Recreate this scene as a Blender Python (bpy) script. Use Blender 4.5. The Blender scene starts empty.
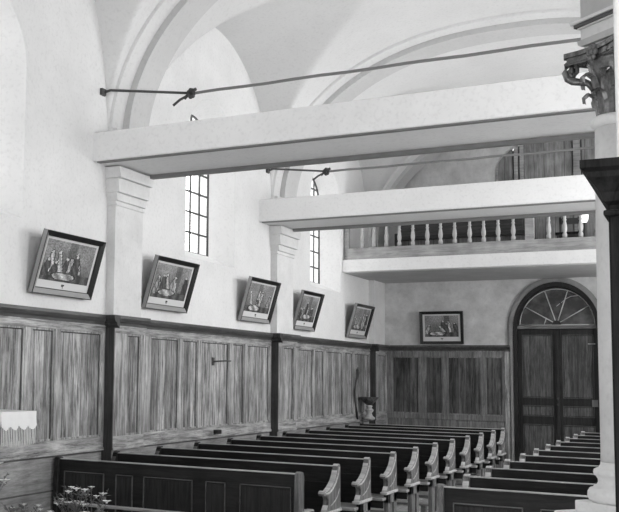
import bpy, bmesh, math, random
from mathutils import Vector, Matrix
random.seed(7)
SC = bpy.context.scene
COL = SC.collection
# ------------------------------------------------------------------ camera
f, yaw, pitch, roll, ppx, ppy = 981.316, .5002, .0902, .0150, 180., 284.95
cy, sy = math.cos(yaw), math.sin(yaw); cp, sp = math.cos(pitch), math.sin(pitch)
cr, sr = math.cos(roll), math.sin(roll)
fw = Vector((-sy*cp, cy*cp, sp)); r0 = Vector((cy, sy, 0)); u0 = r0.cross(fw)
rt = r0*cr + u0*sr; up = -r0*sr + u0*cr
cd = bpy.data.cameras.new('camera'); cam = bpy.data.objects.new('camera', cd); COL.objects.link(cam)
M = Matrix((( rt.x, up.x, -fw.x, 5.942), (rt.y, up.y, -fw.y, 0.0), (rt.z, up.z, -fw.z, 1.72), (0, 0, 0, 1)))
cam.matrix_world = M
cd.sensor_fit = 'HORIZONTAL'; cd.sensor_width = 36; cd.lens = 36*f/619
cd.shift_x = (309.5-ppx)/619; cd.shift_y = (ppy-256)/619
cd.clip_start = .05; cd.clip_end = 200
SC.camera = cam
# ------------------------------------------------------------------ world, lights, exposure
w = bpy.data.worlds.new('sky'); SC.world = w; w.use_nodes = True
w.node_tree.nodes['Background'].inputs[0].default_value = (1, 1, 1, 1)
w.node_tree.nodes['Background'].inputs[1].default_value = 6.5
SC.view_settings.view_transform = 'Standard'; SC.view_settings.look = 'None'
SC.view_settings.exposure = -0.58; SC.view_settings.gamma = 1; SC.view_settings.use_curve_mapping = False

def area(name, loc, rot, sx, sy_, power):
    l = bpy.data.lights.new(name, 'AREA'); l.shape = 'RECTANGLE'; l.size = sx; l.size_y = sy_; l.energy = power
    o = bpy.data.objects.new(name, l); o.location = loc; o.rotation_euler = rot; COL.objects.link(o)
WIN_R = [2.4, 6.6, 11.0, 15.3]
for yc_, e_ in zip(WIN_R, (50, 90, 190, 240)):     # daylight behind the windows of the right-hand wall
    area('window_daylight', (7.5, yc_, 3.4), (0, math.radians(94), 0), 3.2, 1.6, e_)
area('chancel_fill', (3.6, -2.2, 1.4), (math.radians(108), 0, 0), 5.0, 2.0, 260)  # added fill lamp behind the camera, tilted up towards the beam undersides
area('gallery_area_light', (5.9, 16.9, 5.2), (0, math.radians(70), 0), .8, .8, 12)  # small area lamp inside the room, above the gallery

# ------------------------------------------------------------------ materials (the photograph is black and white)
def nt(m): return m.node_tree.nodes, m.node_tree.links
def base_mat(name, v, rough=.7, spec=.5):
    m = bpy.data.materials.new(name); m.use_nodes = True
    b = m.node_tree.nodes['Principled BSDF']
    b.inputs['Base Color'].default_value = (v, v, v, 1); b.inputs['Roughness'].default_value = rough
    b.inputs['Specular IOR Level'].default_value = spec
    return m
def plaster(name, v, var=.06, scale=1.2, rough=.9, bump=.15):
    m = base_mat(name, v, rough, .2); n, l = nt(m); b = n['Principled BSDF']
    tc = n.new('ShaderNodeTexCoord')
    a = n.new('ShaderNodeTexNoise'); a.inputs['Scale'].default_value = scale; a.inputs['Detail'].default_value = 6; a.inputs['Roughness'].default_value = .65
    l.new(tc.outputs['Object'], a.inputs['Vector'])
    c = n.new('ShaderNodeValToRGB'); c.color_ramp.elements[0].position = .3; c.color_ramp.elements[1].position = .7
    lo, hi = v-var, min(.92, v+var*.5)
    c.color_ramp.elements[0].color = (lo, lo, lo, 1); c.color_ramp.elements[1].color = (hi, hi, hi, 1)
    l.new(a.outputs['Fac'], c.inputs['Fac'])
    s = n.new('ShaderNodeTexNoise'); s.inputs['Scale'].default_value = 30; s.inputs['Detail'].default_value = 8
    l.new(tc.outputs['Object'], s.inputs['Vector'])
    sc = n.new('ShaderNodeValToRGB'); sc.color_ramp.elements[0].position = .22; sc.color_ramp.elements[1].position = .48
    sc.color_ramp.elements[0].color = (.89, .89, .89, 1); sc.color_ramp.elements[1].color = (1, 1, 1, 1)
    l.new(s.outputs['Fac'], sc.inputs['Fac'])
    mx = n.new('ShaderNodeMixRGB'); mx.blend_type = 'MULTIPLY'; mx.inputs[0].default_value = 1
    l.new(c.outputs[0], mx.inputs[1]); l.new(sc.outputs[0], mx.inputs[2]); l.new(mx.outputs[0], b.inputs['Base Color'])
    bp = n.new('ShaderNodeBump'); bp.inputs['Strength'].default_value = bump; bp.inputs['Distance'].default_value = .03
    g = n.new('ShaderNodeTexNoise'); g.inputs['Scale'].default_value = 5; g.inputs['Detail'].default_value = 5
    l.new(tc.outputs['Object'], g.inputs['Vector']); l.new(g.outputs['Fac'], bp.inputs['Height']); l.new(bp.outputs[0], b.inputs['Normal'])
    return m
def wood(name, lo, hi, axis='z', rough=.5, spec=.4, board=.14, bvar=.35, fine=26., bump=.2):
    m = base_mat(name, lo, rough, spec); n, l = nt(m); b = n['Principled BSDF']
    tc = n.new('ShaderNodeTexCoord'); mp = n.new('ShaderNodeMapping')
    s = {'z': (1, 1, .08), 'x': (.08, 1, 1), 'y': (1, .08, 1)}[axis]
    mp.inputs['Scale'].default_value = s; l.new(tc.outputs['Object'], mp.inputs['Vector'])
    a = n.new('ShaderNodeTexNoise'); a.inputs['Scale'].default_value = fine; a.inputs['Detail'].default_value = 7; a.inputs['Roughness'].default_value = .8
    a.inputs['Distortion'].default_value = .35
    l.new(mp.outputs[0], a.inputs['Vector'])
    c = n.new('ShaderNodeValToRGB'); c.color_ramp.elements[0].position = .40; c.color_ramp.elements[1].position = .60
    c.color_ramp.elements[0].color = (lo, lo, lo, 1); c.color_ramp.elements[1].color = (hi, hi, hi, 1)
    l.new(a.outputs['Fac'], c.inputs['Fac'])
    # tone of each board
    sp_ = n.new('ShaderNodeSeparateXYZ'); l.new(tc.outputs['Object'], sp_.inputs[0])
    ad = n.new('ShaderNodeMath'); ad.operation = 'ADD'
    if axis == 'z': l.new(sp_.outputs[0], ad.inputs[0]); l.new(sp_.outputs[1], ad.inputs[1])
    elif axis == 'x': l.new(sp_.outputs[1], ad.inputs[0]); l.new(sp_.outputs[2], ad.inputs[1])
    else: l.new(sp_.outputs[0], ad.inputs[0]); l.new(sp_.outputs[2], ad.inputs[1])
    dv = n.new('ShaderNodeMath'); dv.operation = 'DIVIDE'; dv.inputs[1].default_value = board; l.new(ad.outputs[0], dv.inputs[0])
    fl = n.new('ShaderNodeMath'); fl.operation = 'FLOOR'; l.new(dv.outputs[0], fl.inputs[0])
    wn = n.new('ShaderNodeTexWhiteNoise'); wn.noise_dimensions = '1D'; l.new(fl.outputs[0], wn.inputs['W'])
    mr = n.new('ShaderNodeMapRange'); mr.inputs['To Min'].default_value = 1-bvar; mr.inputs['To Max'].default_value = 1+bvar*.3
    l.new(wn.outputs['Value'], mr.inputs['Value'])
    # dark joint between boards
    fr = n.new('ShaderNodeMath'); fr.operation = 'FRACT'; l.new(dv.outputs[0], fr.inputs[0])
    gt = n.new('ShaderNodeMath'); gt.operation = 'GREATER_THAN'; gt.inputs[1].default_value = .05; l.new(fr.outputs[0], gt.inputs[0])
    m2 = n.new('ShaderNodeMapRange'); m2.inputs['To Min'].default_value = .35 if bvar > .1 else 1; l.new(gt.outputs[0], m2.inputs['Value'])
    mu = n.new('ShaderNodeMath'); mu.operation = 'MULTIPLY'; l.new(mr.outputs[0], mu.inputs[0]); l.new(m2.outputs[0], mu.inputs[1])
    # blotches of wear
    bl = n.new('ShaderNodeTexNoise'); bl.inputs['Scale'].default_value = 3.5; bl.inputs['Detail'].default_value = 4
    l.new(tc.outputs['Object'], bl.inputs['Vector'])
    m3 = n.new('ShaderNodeMapRange'); m3.inputs['From Min'].default_value = .3; m3.inputs['From Max'].default_value = .7
    m3.inputs['To Min'].default_value = .72; m3.inputs['To Max'].default_value = 1.2; l.new(bl.outputs['Fac'], m3.inputs['Value'])
    mu2 = n.new('ShaderNodeMath'); mu2.operation = 'MULTIPLY'; l.new(mu.outputs[0], mu2.inputs[0]); l.new(m3.outputs[0], mu2.inputs[1])
    mx = n.new('ShaderNodeVectorMath'); mx.operation = 'SCALE'
    l.new(c.outputs[0], mx.inputs[0]); l.new(mu2.outputs[0], mx.inputs['Scale']); l.new(mx.outputs[0], b.inputs['Base Color'])
    bp = n.new('ShaderNodeBump'); bp.inputs['Strength'].default_value = bump; bp.inputs['Distance'].default_value = .01
    l.new(a.outputs['Fac'], bp.inputs['Height']); l.new(bp.outputs[0], b.inputs['Normal'])
    return m
def attr_mat(name, rough=.55):
    m = base_mat(name, .5, rough, .3); n, l = nt(m)
    a = n.new('ShaderNodeAttribute'); a.attribute_name = 'Col'; l.new(a.outputs['Color'], n['Principled BSDF'].inputs['Base Color'])
    return m
def glass_mat(name, tint, alpha_mix=.12):
    m = bpy.data.materials.new(name); m.use_nodes = True; n, l = nt(m); n.clear()
    o = n.new('ShaderNodeOutputMaterial'); t = n.new('ShaderNodeBsdfTransparent'); g = n.new('ShaderNodeBsdfGlossy'); x = n.new('ShaderNodeMixShader')
    t.inputs[0].default_value = (tint, tint, tint, 1); g.inputs['Roughness'].default_value = .08; x.inputs[0].default_value = alpha_mix
    l.new(t.outputs[0], x.inputs[1]); l.new(g.outputs[0], x.inputs[2]); l.new(x.outputs[0], o.inputs[0])
    return m

PL = plaster('white_plaster', .80, .07)
PLV = plaster('vault_plaster', .74, .05, .8)
PLB = plaster('back_wall_plaster', .66, .16, 3.5)
RIB = plaster('rib_painted_shade', .60, .04, 1.5)  # shade on soffit, groove and step faces painted as a greyer tone
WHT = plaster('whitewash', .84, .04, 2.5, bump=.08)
STN = plaster('painted_stone', .72, .08, 3.0)
GREY = plaster('grey_painted_stone', .50, .06, 3.0)
GILT = plaster('tarnished_gilding', .13, .115, 16, rough=.25, bump=.8); GILT.node_tree.nodes['Principled BSDF'].inputs['Specular IOR Level'].default_value = .9  # wide tone noise also paints bright glints into the dark gilding
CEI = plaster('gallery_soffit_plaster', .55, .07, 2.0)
WAIN = wood('light_oak_panels', .09, .56, 'z', .5, .4, .155, .42, 24)
WAINF = wood('light_oak_frame', .13, .50, 'z', .45, .5, .5, .06, 22)
WAINY = wood('light_oak_rail', .13, .50, 'y', .45, .5, .5, .06, 22)
BOAK = wood('back_oak_panels', .03, .17, 'z', .5, .4, .15, .4, 18)  # end-wall shade put into the oak colour of panels and frame
BOAKF = wood('back_oak_frame', .11, .28, 'z', .5, .4, .5, .06)
DADO = wood('pale_base_boards', .20, .36, 'y', .55, .3, .32, .12)
CORN = wood('dark_cornice', .05, .10, 'y', .4, .5, .5, .05)
DOORW = wood('dark_door_oak', .012, .035, 'z', .5, .3, .13, .2)
PEW = wood('black_stained_oak', .007, .022, 'x', .5, .28, .5, .05)
PEWP = wood('black_stained_panels', .010, .032, 'z', .5, .28, .11, .2)
PEWT = wood('worn_lit_pew_edge', .32, .60, 'x', .35, .6, .5, .05)  # wear plus light from above, both put into the pale edge colour
PEWM = wood('pew_moulding', .06, .12, 'x', .35, .6, .5, .05)
PEWE = wood('worn_pew_end', .06, .22, 'z', .38, .5, .5, .05)
SEAT = wood('pale_seat_board', .28, .48, 'x', .35, .6, .2, .1)  # pale boards for seats, kneelers and book ledges
FLR = wood('pale_floor_boards', .50, .75, 'y', .5, .4, .16, .2)
DARKF = wood('dark_cabinet_oak', .006, .022, 'z', .6, .15, .12, .2)
GWOOD = wood('grey_planks', .22, .38, 'z', .6, .3, .17, .25)
GRAIL = wood('gallery_rail_wood', .30, .46, 'x', .6, .3, .5, .05)
BAL = base_mat('baluster_paint', .42, .5)
PANEL_LINE = base_mat('dark_panel_line', .035, .8)  # dark strips along the edges of the panel fields
IRON = base_mat('rusty_iron', .05, .6)
ROD = base_mat('tie_rod_iron', .21, .6)
BLACK = base_mat('black_lacquer', .018, .3)
FRS = base_mat('pale_frame_member', .30, .5)  # pale tone of the left and bottom frame members
CARD = base_mat('cream_card', .68, .7)
PRINT = attr_mat('engraving')
LACE = base_mat('white_lace', .85, .9)
LEAF = base_mat('dark_leaves', .10, .5)
PETAL = base_mat('pale_petals', .80, .6)
CER = base_mat('grey_ceramic', .25, .3)
GLS = glass_mat('window_glass', .95)
GLD = glass_mat('dusty_fanlight_glass', .55, .25)
BULB = base_mat('lamp_glass', .9, .2)
BULB.node_tree.nodes['Principled BSDF'].inputs['Emission Color'].default_value = (1, 1, 1, 1)
BULB.node_tree.nodes['Principled BSDF'].inputs['Emission Strength'].default_value = 2.5

# ------------------------------------------------------------------ mesh helpers
class MB:
    def __init__(s): s.v = []; s.f = []; s.m = []; s.cur = 0; s.sm = []; s.smooth = False
    def add(s, vs, fs):
        b = len(s.v); s.v += [tuple(p) for p in vs]
        for q in fs: s.f.append(tuple(b+i for i in q)); s.m.append(s.cur); s.sm.append(s.smooth)
        return s
    def box(s, x0, x1, y0, y1, z0, z1):
        x0, x1 = min(x0, x1), max(x0, x1); y0, y1 = min(y0, y1), max(y0, y1); z0, z1 = min(z0, z1), max(z0, z1)
        return s.add([(x0,y0,z0),(x1,y0,z0),(x1,y1,z0),(x0,y1,z0),(x0,y0,z1),(x1,y0,z1),(x1,y1,z1),(x0,y1,z1)],
              [(0,3,2,1),(4,5,6,7),(0,1,5,4),(1,2,6,5),(2,3,7,6),(3,0,4,7)])
    def prism(s, poly, a0, a1, ax):      # poly: 2D outline; ax: extrusion axis
        def p(u, v, a): return {'x': (a, u, v), 'y': (u, a, v), 'z': (u, v, a)}[ax]
        n = len(poly)
        s.add([p(u, v, a0) for u, v in poly]+[p(u, v, a1) for u, v in poly],
              [tuple(range(n))[::-1], tuple(range(n, 2*n))]+[(i, (i+1) % n, n+(i+1) % n, n+i) for i in range(n)])
        return s
    def lathe(s, prof, c, seg=16, axis=(0, 0, 1)):
        vs, fs = [], []; n = len(prof)
        for k in range(seg):
            a = 2*math.pi*k/seg
            for r, z in prof: vs.append((c[0]+r*math.cos(a), c[1]+r*math.sin(a), c[2]+z))
        for k in range(seg):
            k2 = (k+1) % seg
            for i in range(n-1): fs.append((k*n+i, k2*n+i, k2*n+i+1, k*n+i+1))
        fs.append(tuple(k*n for k in range(seg))[::-1]); fs.append(tuple(k*n+n-1 for k in range(seg)))
        sm = s.smooth; s.smooth = True; s.add(vs, fs); s.smooth = sm
        return s
    def tube(s, pts, r, seg=8):
        pts = [Vector(p) for p in pts]; n = len(pts); vs, fs = [], []
        for i, p in enumerate(pts):
            t = (pts[min(i+1, n-1)]-pts[max(i-1, 0)]).normalized()
            a = t.cross(Vector((0, 0, 1)) if abs(t.z) < .9 else Vector((1, 0, 0))).normalized(); b = t.cross(a)
            rr = r[i] if isinstance(r, (list, tuple)) else r
            for k in range(seg):
                an = 2*math.pi*k/seg; q = p+a*math.cos(an)*rr+b*math.sin(an)*rr; vs.append(tuple(q))
        for i in range(n-1):
            for k in range(seg):
                k2 = (k+1) % seg; fs.append((i*seg+k, i*seg+k2, (i+1)*seg+k2, (i+1)*seg+k))
        fs.append(tuple(range(seg))[::-1]); fs.append(tuple((n-1)*seg+k for k in range(seg)))
        sm = s.smooth; s.smooth = True; s.add(vs, fs); s.smooth = sm
        return s
    def ball(s, c, r, seg=10, rings=6, sc=(1, 1, 1)):
        prof = [(max(1e-4, r*math.sin(math.pi*i/rings)), -r*math.cos(math.pi*i/rings)) for i in range(rings+1)]
        b = len(s.v); s.lathe(prof, (0, 0, 0), seg)
        for i in range(b, len(s.v)):
            x, y, z = s.v[i]; s.v[i] = (c[0]+x*sc[0], c[1]+y*sc[1], c[2]+z*sc[2])
        return s
    def mat(s, i): s.cur = i; return s
    def xf(s, M_, b=0):
        for i in range(b, len(s.v)): s.v[i] = tuple(M_ @ Vector(s.v[i]))
        return s
    def build(s, name, mats, parent=None, loc=None, bevel=0, fix=True):
        me = bpy.data.meshes.new(name); me.from_pydata(s.v, [], s.f)
        if not isinstance(mats, (list, tuple)): mats = [mats]
        for m in mats: me.materials.append(m)
        for p, mi, sm in zip(me.polygons, s.m, s.sm): p.material_index = mi; p.use_smooth = sm
        if fix:
            bm = bmesh.new(); bm.from_mesh(me); bmesh.ops.recalc_face_normals(bm, faces=bm.faces); bm.to_mesh(me); bm.free()
        o = bpy.data.objects.new(name, me); COL.objects.link(o)
        if parent is not None: o.parent = parent
        if loc is not None: o.location = loc
        if bevel:
            b = o.modifiers.new('edge_wear', 'BEVEL'); b.width = bevel; b.segments = 2; b.limit_method = 'ANGLE'; b.angle_limit = .6
        return o
def tag(o, label=None, cat=None, group=None, kind=None):
    if label: o['label'] = label
    if cat: o['category'] = cat
    if group: o['group'] = group
    if kind: o['kind'] = kind
    return o
def struct(o, label=None, cat=None): return tag(o, label, cat, kind='structure')
def empty(name, loc=(0, 0, 0), rz=0):
    o = bpy.data.objects.new(name, None); o.location = loc; o.rotation_euler = (0, 0, rz); o.empty_display_size = .1; COL.objects.link(o); return o
def kids(o): return [c for c in bpy.data.objects if c.parent == o]
def copy_tree(o, parent=None):
    c = o.copy(); COL.objects.link(c); c.parent = parent
    for ch in kids(o): copy_tree(ch, c)
    return c

# ------------------------------------------------------------------ dimensions
XW = .36; XP = .46; XR = 6.84; YB = 18.15; YF = -2.4; XC = 3.6
PIL = [(4.27, 4.84), (8.59, 9.17), (12.92, 13.55), (17.45, YB)]
BAYS = [(YF, 4.27), (4.84, 8.59), (9.17, 12.92), (13.55, 17.45)]
WINS = [(6.47, .69), (11.02, .69), (15.2, .71)]
ZS = 4.2

# ------------------------------------------------------------------ floor
fl = MB().box(XW-.9, XR+.9, YF-.3, YB+.4, -.12, 0)
struct(fl.build('floor', FLR), 'pale plank floor of the nave seen between the pews', 'floor')

# ------------------------------------------------------------------ side walls with arched window openings
def arch_wall(mb, xf, xb, y0, y1, z0, z1, wins, sill=3.13, spring=4.53, inner=.5, xin=None, sill_in=3.27, spring_in=4.57):
    """plaster wall at x = xf, reveals run back to x = xb where the opening is narrower"""
    N = 24; ycur = y0
    def quad(a, b, c, d): mb.add([a, b, c, d], [(0, 1, 2, 3)])
    for yc, hw in wins:
        quad((xf, ycur, z0), (xf, yc-hw, z0), (xf, yc-hw, z1), (xf, ycur, z1))
        quad((xf, yc-hw, z0), (xf, yc+hw, z0), (xf, yc+hw, sill), (xf, yc-hw, sill))
        arc = [(yc-hw*math.cos(math.pi*i/N), spring+hw*math.sin(math.pi*i/N)) for i in range(N+1)]
        out = [(yc-hw, sill)]+arc+[(yc+hw, sill)]
        for (a, b) in zip(arc, arc[1:]): quad((xf, a[0], a[1]), (xf, b[0], b[1]), (xf, b[0], z1), (xf, a[0], z1))
        inn = [(yc-inner, sill_in)]+[(yc-inner*math.cos(math.pi*i/N), spring_in+inner*math.sin(math.pi*i/N)) for i in range(N+1)]+[(yc+inner, sill_in)]
        n = len(out)
        for i in range(n):
            j = (i+1) % n
            quad((xf, *out[i]), (xf, *out[j]), (xb, *inn[j]), (xb, *inn[i]))
            quad((xb, *inn[i]), (xb, *inn[j]), (xb-(.25 if xf > xb else -.25), *inn[j]), (xb-(.25 if xf > xb else -.25), *inn[i]))
        ycur = yc+hw
    quad((xf, ycur, z0), (xf, y1, z0), (xf, y1, z1), (xf, ycur, z1))
def back_sheet(mb, x, y0, y1, z0, z1, wins, hw=.5, sill=3.27, spring=4.57):
    ycur = y0; N = 24
    def quad(a, b, c, d): mb.add([a, b, c, d], [(0, 1, 2, 3)])
    for yc in wins:
        quad((x, ycur, z0), (x, yc-hw, z0), (x, yc-hw, z1), (x, ycur, z1))
        quad((x, yc-hw, z0), (x, yc+hw, z0), (x, yc+hw, sill), (x, yc-hw, sill))
        arc = [(yc-hw*math.cos(math.pi*i/N), spring+hw*math.sin(math.pi*i/N)) for i in range(N+1)]
        for (a, b) in zip(arc, arc[1:]): quad((x, a[0], a[1]), (x, b[0], b[1]), (x, b[0], z1), (x, a[0], z1))
        ycur = yc+hw
    quad((x, ycur, z0), (x, y1, z0), (x, y1, z1), (x, ycur, z1))
ZT = 7.3
mb = MB()
arch_wall(mb, XW, .07, YF, YB, 0, ZT, WINS)
back_sheet(mb, -.18, YF, YB, 0, ZT, [c for c, h in WINS])
wl = struct(mb.build('wall_left', PL, fix=False), 'white plastered left wall with deep splayed arched windows', 'wall')
mb = MB()
arch_wall(mb, XR, XR+.3, YF, YB, 0, ZT, [(c, .8) for c in WIN_R], sill=1.7, spring=4.6, inner=.75, sill_in=1.7, spring_in=4.6)
struct(mb.build('wall_right', PL, fix=False), 'plastered right wall with arched windows, outside the view', 'wall')

# pilasters on the left wall
for i, (a, b) in enumerate(PIL):
    p = MB().box(XW-.05, XP, a+.01, b-.01, 0, 3.53 if i in (1, 2) else 4.25)
    if i in (1, 2):
        dz = -.02*(i-1)
        p.prism([(a, 3.52+dz), (b, 3.52+dz), (b+.02, 3.60+dz), (a-.02, 3.60+dz)], XW-.05, XP+.03, 'x')
        p.prism([(a-.02, 3.605+dz), (b+.02, 3.605+dz), (b+.04, 3.745+dz), (a-.04, 3.745+dz)], XW-.05, XP+.06, 'x')
        p.prism([(a-.04, 3.755+dz), (b+.04, 3.755+dz), (b+.07, 3.868+dz), (a-.07, 3.868+dz)], XW-.05, XP+.09, 'x')
        p.box(XW-.05, XP+.022, a-.008, b+.008, 3.597+dz, 3.607+dz).box(XW-.05, XP+.05, a-.03, b+.03, 3.743+dz, 3.757+dz)
        p.box(XW-.05, XP+.015, a, b, 3.47+dz, 3.49+dz)
        p.box(XW-.05, XP, a+.01, b-.01, 3.8, 4.3)
    o = p.build('wall_pilaster', [STN], wl, bevel=.006)
    if i in (1, 2): o['label'] = 'flat pilaster with a stepped capital under a beam'

# ------------------------------------------------------------------ vault (groined) and its transverse ribs
def zn(x):
    t = min(1, abs(x-XC)/(XC-XW)); return ZS+2.25*max(0, 1-t**2.3)**.5
def vz(x, y):
    t = min(1, abs(x-XC)/(XC-XW)); z = zn(x)
    for a, b in BAYS:
        if a < y < b:
            c, h = (a+b)/2, (b-a)/2
            rise = 2.0
            if b == 8.59: c, h, rise = 6.47, 2.08, 2.75
            z = max(z, ZS+(rise+.2*(1-t))*max(0, 1-(abs(y-c)/h)**2)**.5)
    return z
xs = [XC-(XC-XW)*math.cos(math.pi*i/110) for i in range(111)]
ys = []
y = YF
while y < YB: ys.append(y); y += .045
for a, b in PIL: ys += [a, b]
ys.append(YB); ys = sorted(set(ys))
mb = MB(); mb.smooth = True
nv = len(ys)
mb.add([(x, y, vz(x, y)) for x in xs for y in ys], [(i*nv+j, i*nv+j+1, (i+1)*nv+j+1, (i+1)*nv+j) for i in range(len(xs)-1) for j in range(nv-1)])
struct(mb.build('ceiling', PLV, fix=False), 'white plastered groin vault over the nave', 'vaulted ceiling')
# rib profile: (y offset, depth below the vault)
for i, (a, b) in enumerate(PIL[:3]+[(17.45, 18.05)]):
    prof = [(a-.02, -.06), (a, .035), (a+.10, .075), (a+.11, .035), (a+.19, .05), (a+.20, .12), (b, .13), (b+.01, -.06)]
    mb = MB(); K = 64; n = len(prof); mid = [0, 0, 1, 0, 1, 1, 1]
    pts = []
    for k in range(K+1):
        th = math.pi*k/K; x = XC-(XC-XW)*math.cos(th)
        z = zn(x)
        e = .004; x1, x2 = max(XW, x-e), min(XR, x+e)
        tx, tz = x2-x1, zn(x2)-zn(x1); L = math.hypot(tx, tz) or 1
        nx, nz = tz/L, -tx/L
        if nz > 0: nx, nz = -nx, -nz
        if k == 0: nx, nz = 1, 0
        if k == K: nx, nz = -1, 0
        for (yy, d) in prof: pts.append((x+nx*d, yy, z+nz*d))
    fs = [(k*n+j, k*n+j+1, (k+1)*n+j+1, (k+1)*n+j) for k in range(K) for j in range(n-1)]
    # vertical feet down to the capitals
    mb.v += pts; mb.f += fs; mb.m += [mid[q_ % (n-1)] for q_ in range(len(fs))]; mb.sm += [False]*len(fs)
    mb.add([(XW+d, yy, 3.9) for yy, d in prof]+[(XW+d, yy, ZS) for yy, d in prof], [(j, j+1, n+j+1, n+j) for j in range(n-1)])
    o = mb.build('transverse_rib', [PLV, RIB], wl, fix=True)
    o['label'] = 'stepped transverse rib of the vault'

# ------------------------------------------------------------------ back wall with arched doorway and arched opening above the gallery
DC, DHW, DSP, DRISE = 3.50, .725, 2.60, .82       # door opening (slightly stilted arch)
GC, GHW, GSP = 3.57, 1.07, 5.45
def back_wall(mb, y, z0, z1):
    N = 24
    def q(a, b, c, d): mb.add([(a[0], y, a[1]), (b[0], y, b[1]), (c[0], y, c[1]), (d[0], y, d[1])], [(0, 1, 2, 3)])
    zm = 3.55
    arc = [(DC-DHW*math.cos(math.pi*i/N), DSP+DRISE*math.sin(math.pi*i/N)) for i in range(N+1)]
    q((XW-.2, z0), (DC-DHW, z0), (DC-DHW, zm), (XW-.2, zm)); q((DC+DHW, z0), (XR+.2, z0), (XR+.2, zm), (DC+DHW, zm))
    for a, b in zip(arc, arc[1:]): q(a, b, (b[0], zm), (a[0], zm))
    out = [(DC-DHW, 0)]+arc+[(DC+DHW, 0)]
    for a, b in zip(out, out[1:]): mb.add([(a[0], y, a[1]), (b[0], y, b[1]), (b[0], y+.35, b[1]), (a[0], y+.35, a[1])], [(0, 1, 2, 3)])
    arc = [(GC-GHW*math.cos(math.pi*i/N), GSP+.62*math.sin(math.pi*i/N)) for i in range(N+1)]
    q((XW-.2, zm), (GC-GHW, zm), (GC-GHW, z1), (XW-.2, z1)); q((GC+GHW, zm), (XR+.2, zm), (XR+.2, z1), (GC+GHW, z1))
    for a, b in zip(arc, arc[1:]): q(a, b, (b[0], z1), (a[0], z1))
    out = [(GC-GHW, zm)]+arc+[(GC+GHW, zm)]
    for a, b in zip(out, out[1:]): mb.add([(a[0], y, a[1]), (b[0], y, b[1]), (b[0], y+.3, b[1]), (a[0], y+.3, a[1])], [(0, 1, 2, 3)])
mb = MB(); back_wall(mb, YB, 0, ZT)
wb = struct(mb.build('wall_back', PLB, fix=False), 'stained plaster end wall around the entrance door', 'wall')
# pale moulded surround of the door
N = 28
mb = MB()
def arch_band(mb, r0, r1, ya, yb, zbot=0):
    def pts(dr): return [(DC-DHW-dr, zbot)]+[(DC-(DHW+dr)*math.cos(math.pi*i/N), DSP+(DRISE+dr)*math.sin(math.pi*i/N)) for i in range(N+1)]+[(DC+DHW+dr, zbot)]
    A, B = pts(r0), pts(r1); n = len(A)
    vs = [(x, ya, z) for x, z in A]+[(x, ya, z) for x, z in B]+[(x, yb, z) for x, z in A]+[(x, yb, z) for x, z in B]
    fs = []
    for i in range(n-1):
        fs += [(i, i+1, n+i+1, n+i), (n+i, n+i+1, 3*n+i+1, 3*n+i), (2*n+i, i, i+1, 2*n+i+1)][0:3]
    mb.add(vs, fs)
arch_band(mb, 0, .055, YB-.05, YB+.01)
arch_band(mb, .055, .085, YB-.03, YB+.01)
o = mb.build('door_surround', plaster('door_surround_stone', .30, .08, 4), wb)
o['label'] = 'grey moulded stone surround of the entrance arch'
# chancel-side wall behind the camera
struct(MB().box(XW-.2, XR+.2, YF-.2, YF, 0, ZT).build('wall_front', PL), 'plastered chancel wall behind the viewpoint', 'wall')

# ------------------------------------------------------------------ windows of the left wall
def window(n, yc, hw=.5, rows=6):
    mb = MB(); x = .05; zb = 3.27; zs = 4.57; t = .011
    arc = [(yc-hw*math.cos(math.pi*i/20), zs+hw*math.sin(math.pi*i/20)) for i in range(21)]
    mb.tube([(x, yc-hw, zb)]+[(x, a, b) for a, b in arc]+[(x, yc+hw, zb), (x, yc-hw, zb)], .018, 6)
    for k in (-1, 0, 1):
        dy = k*hw/2; mb.box(x-.01, x+.01, yc+dy-t, yc+dy+t, zb, zs+math.sqrt(hw*hw-dy*dy))
    z = zb+.26
    while z < zs+hw-.1:
        h = hw if z < zs else math.sqrt(max(0, hw*hw-(z-zs)**2))
        mb.box(x-.01, x+.01, yc-h, yc+h, z-t, z+t); z += .265
    fr = mb.build('window_%d' % n, base_mat('iron_window_bars_%d' % n, .07, .6))
    struct(fr, ['arched window with thin iron glazing bars nearest the altar end', 'arched window with iron glazing bars between the two beams', 'arched window with iron glazing bars beside the gallery'][n-1], 'window')
    g = MB(); g.add([(x-.004, yc-hw, zb)]+[(x-.004, a, b) for a, b in arc]+[(x-.004, yc+hw, zb)], [tuple(range(23))])
    g.build('pane', GLS, fr, fix=False)
    return fr
for n, (yc, hw) in enumerate(WINS): window(n+1, yc)
# opened casement leaf at the head of the far window
mb = MB(); mb.tube([(.30, 15.50, 4.60), (.32, 15.62, 4.85), (.34, 15.60, 5.02)], .013, 6)

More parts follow.
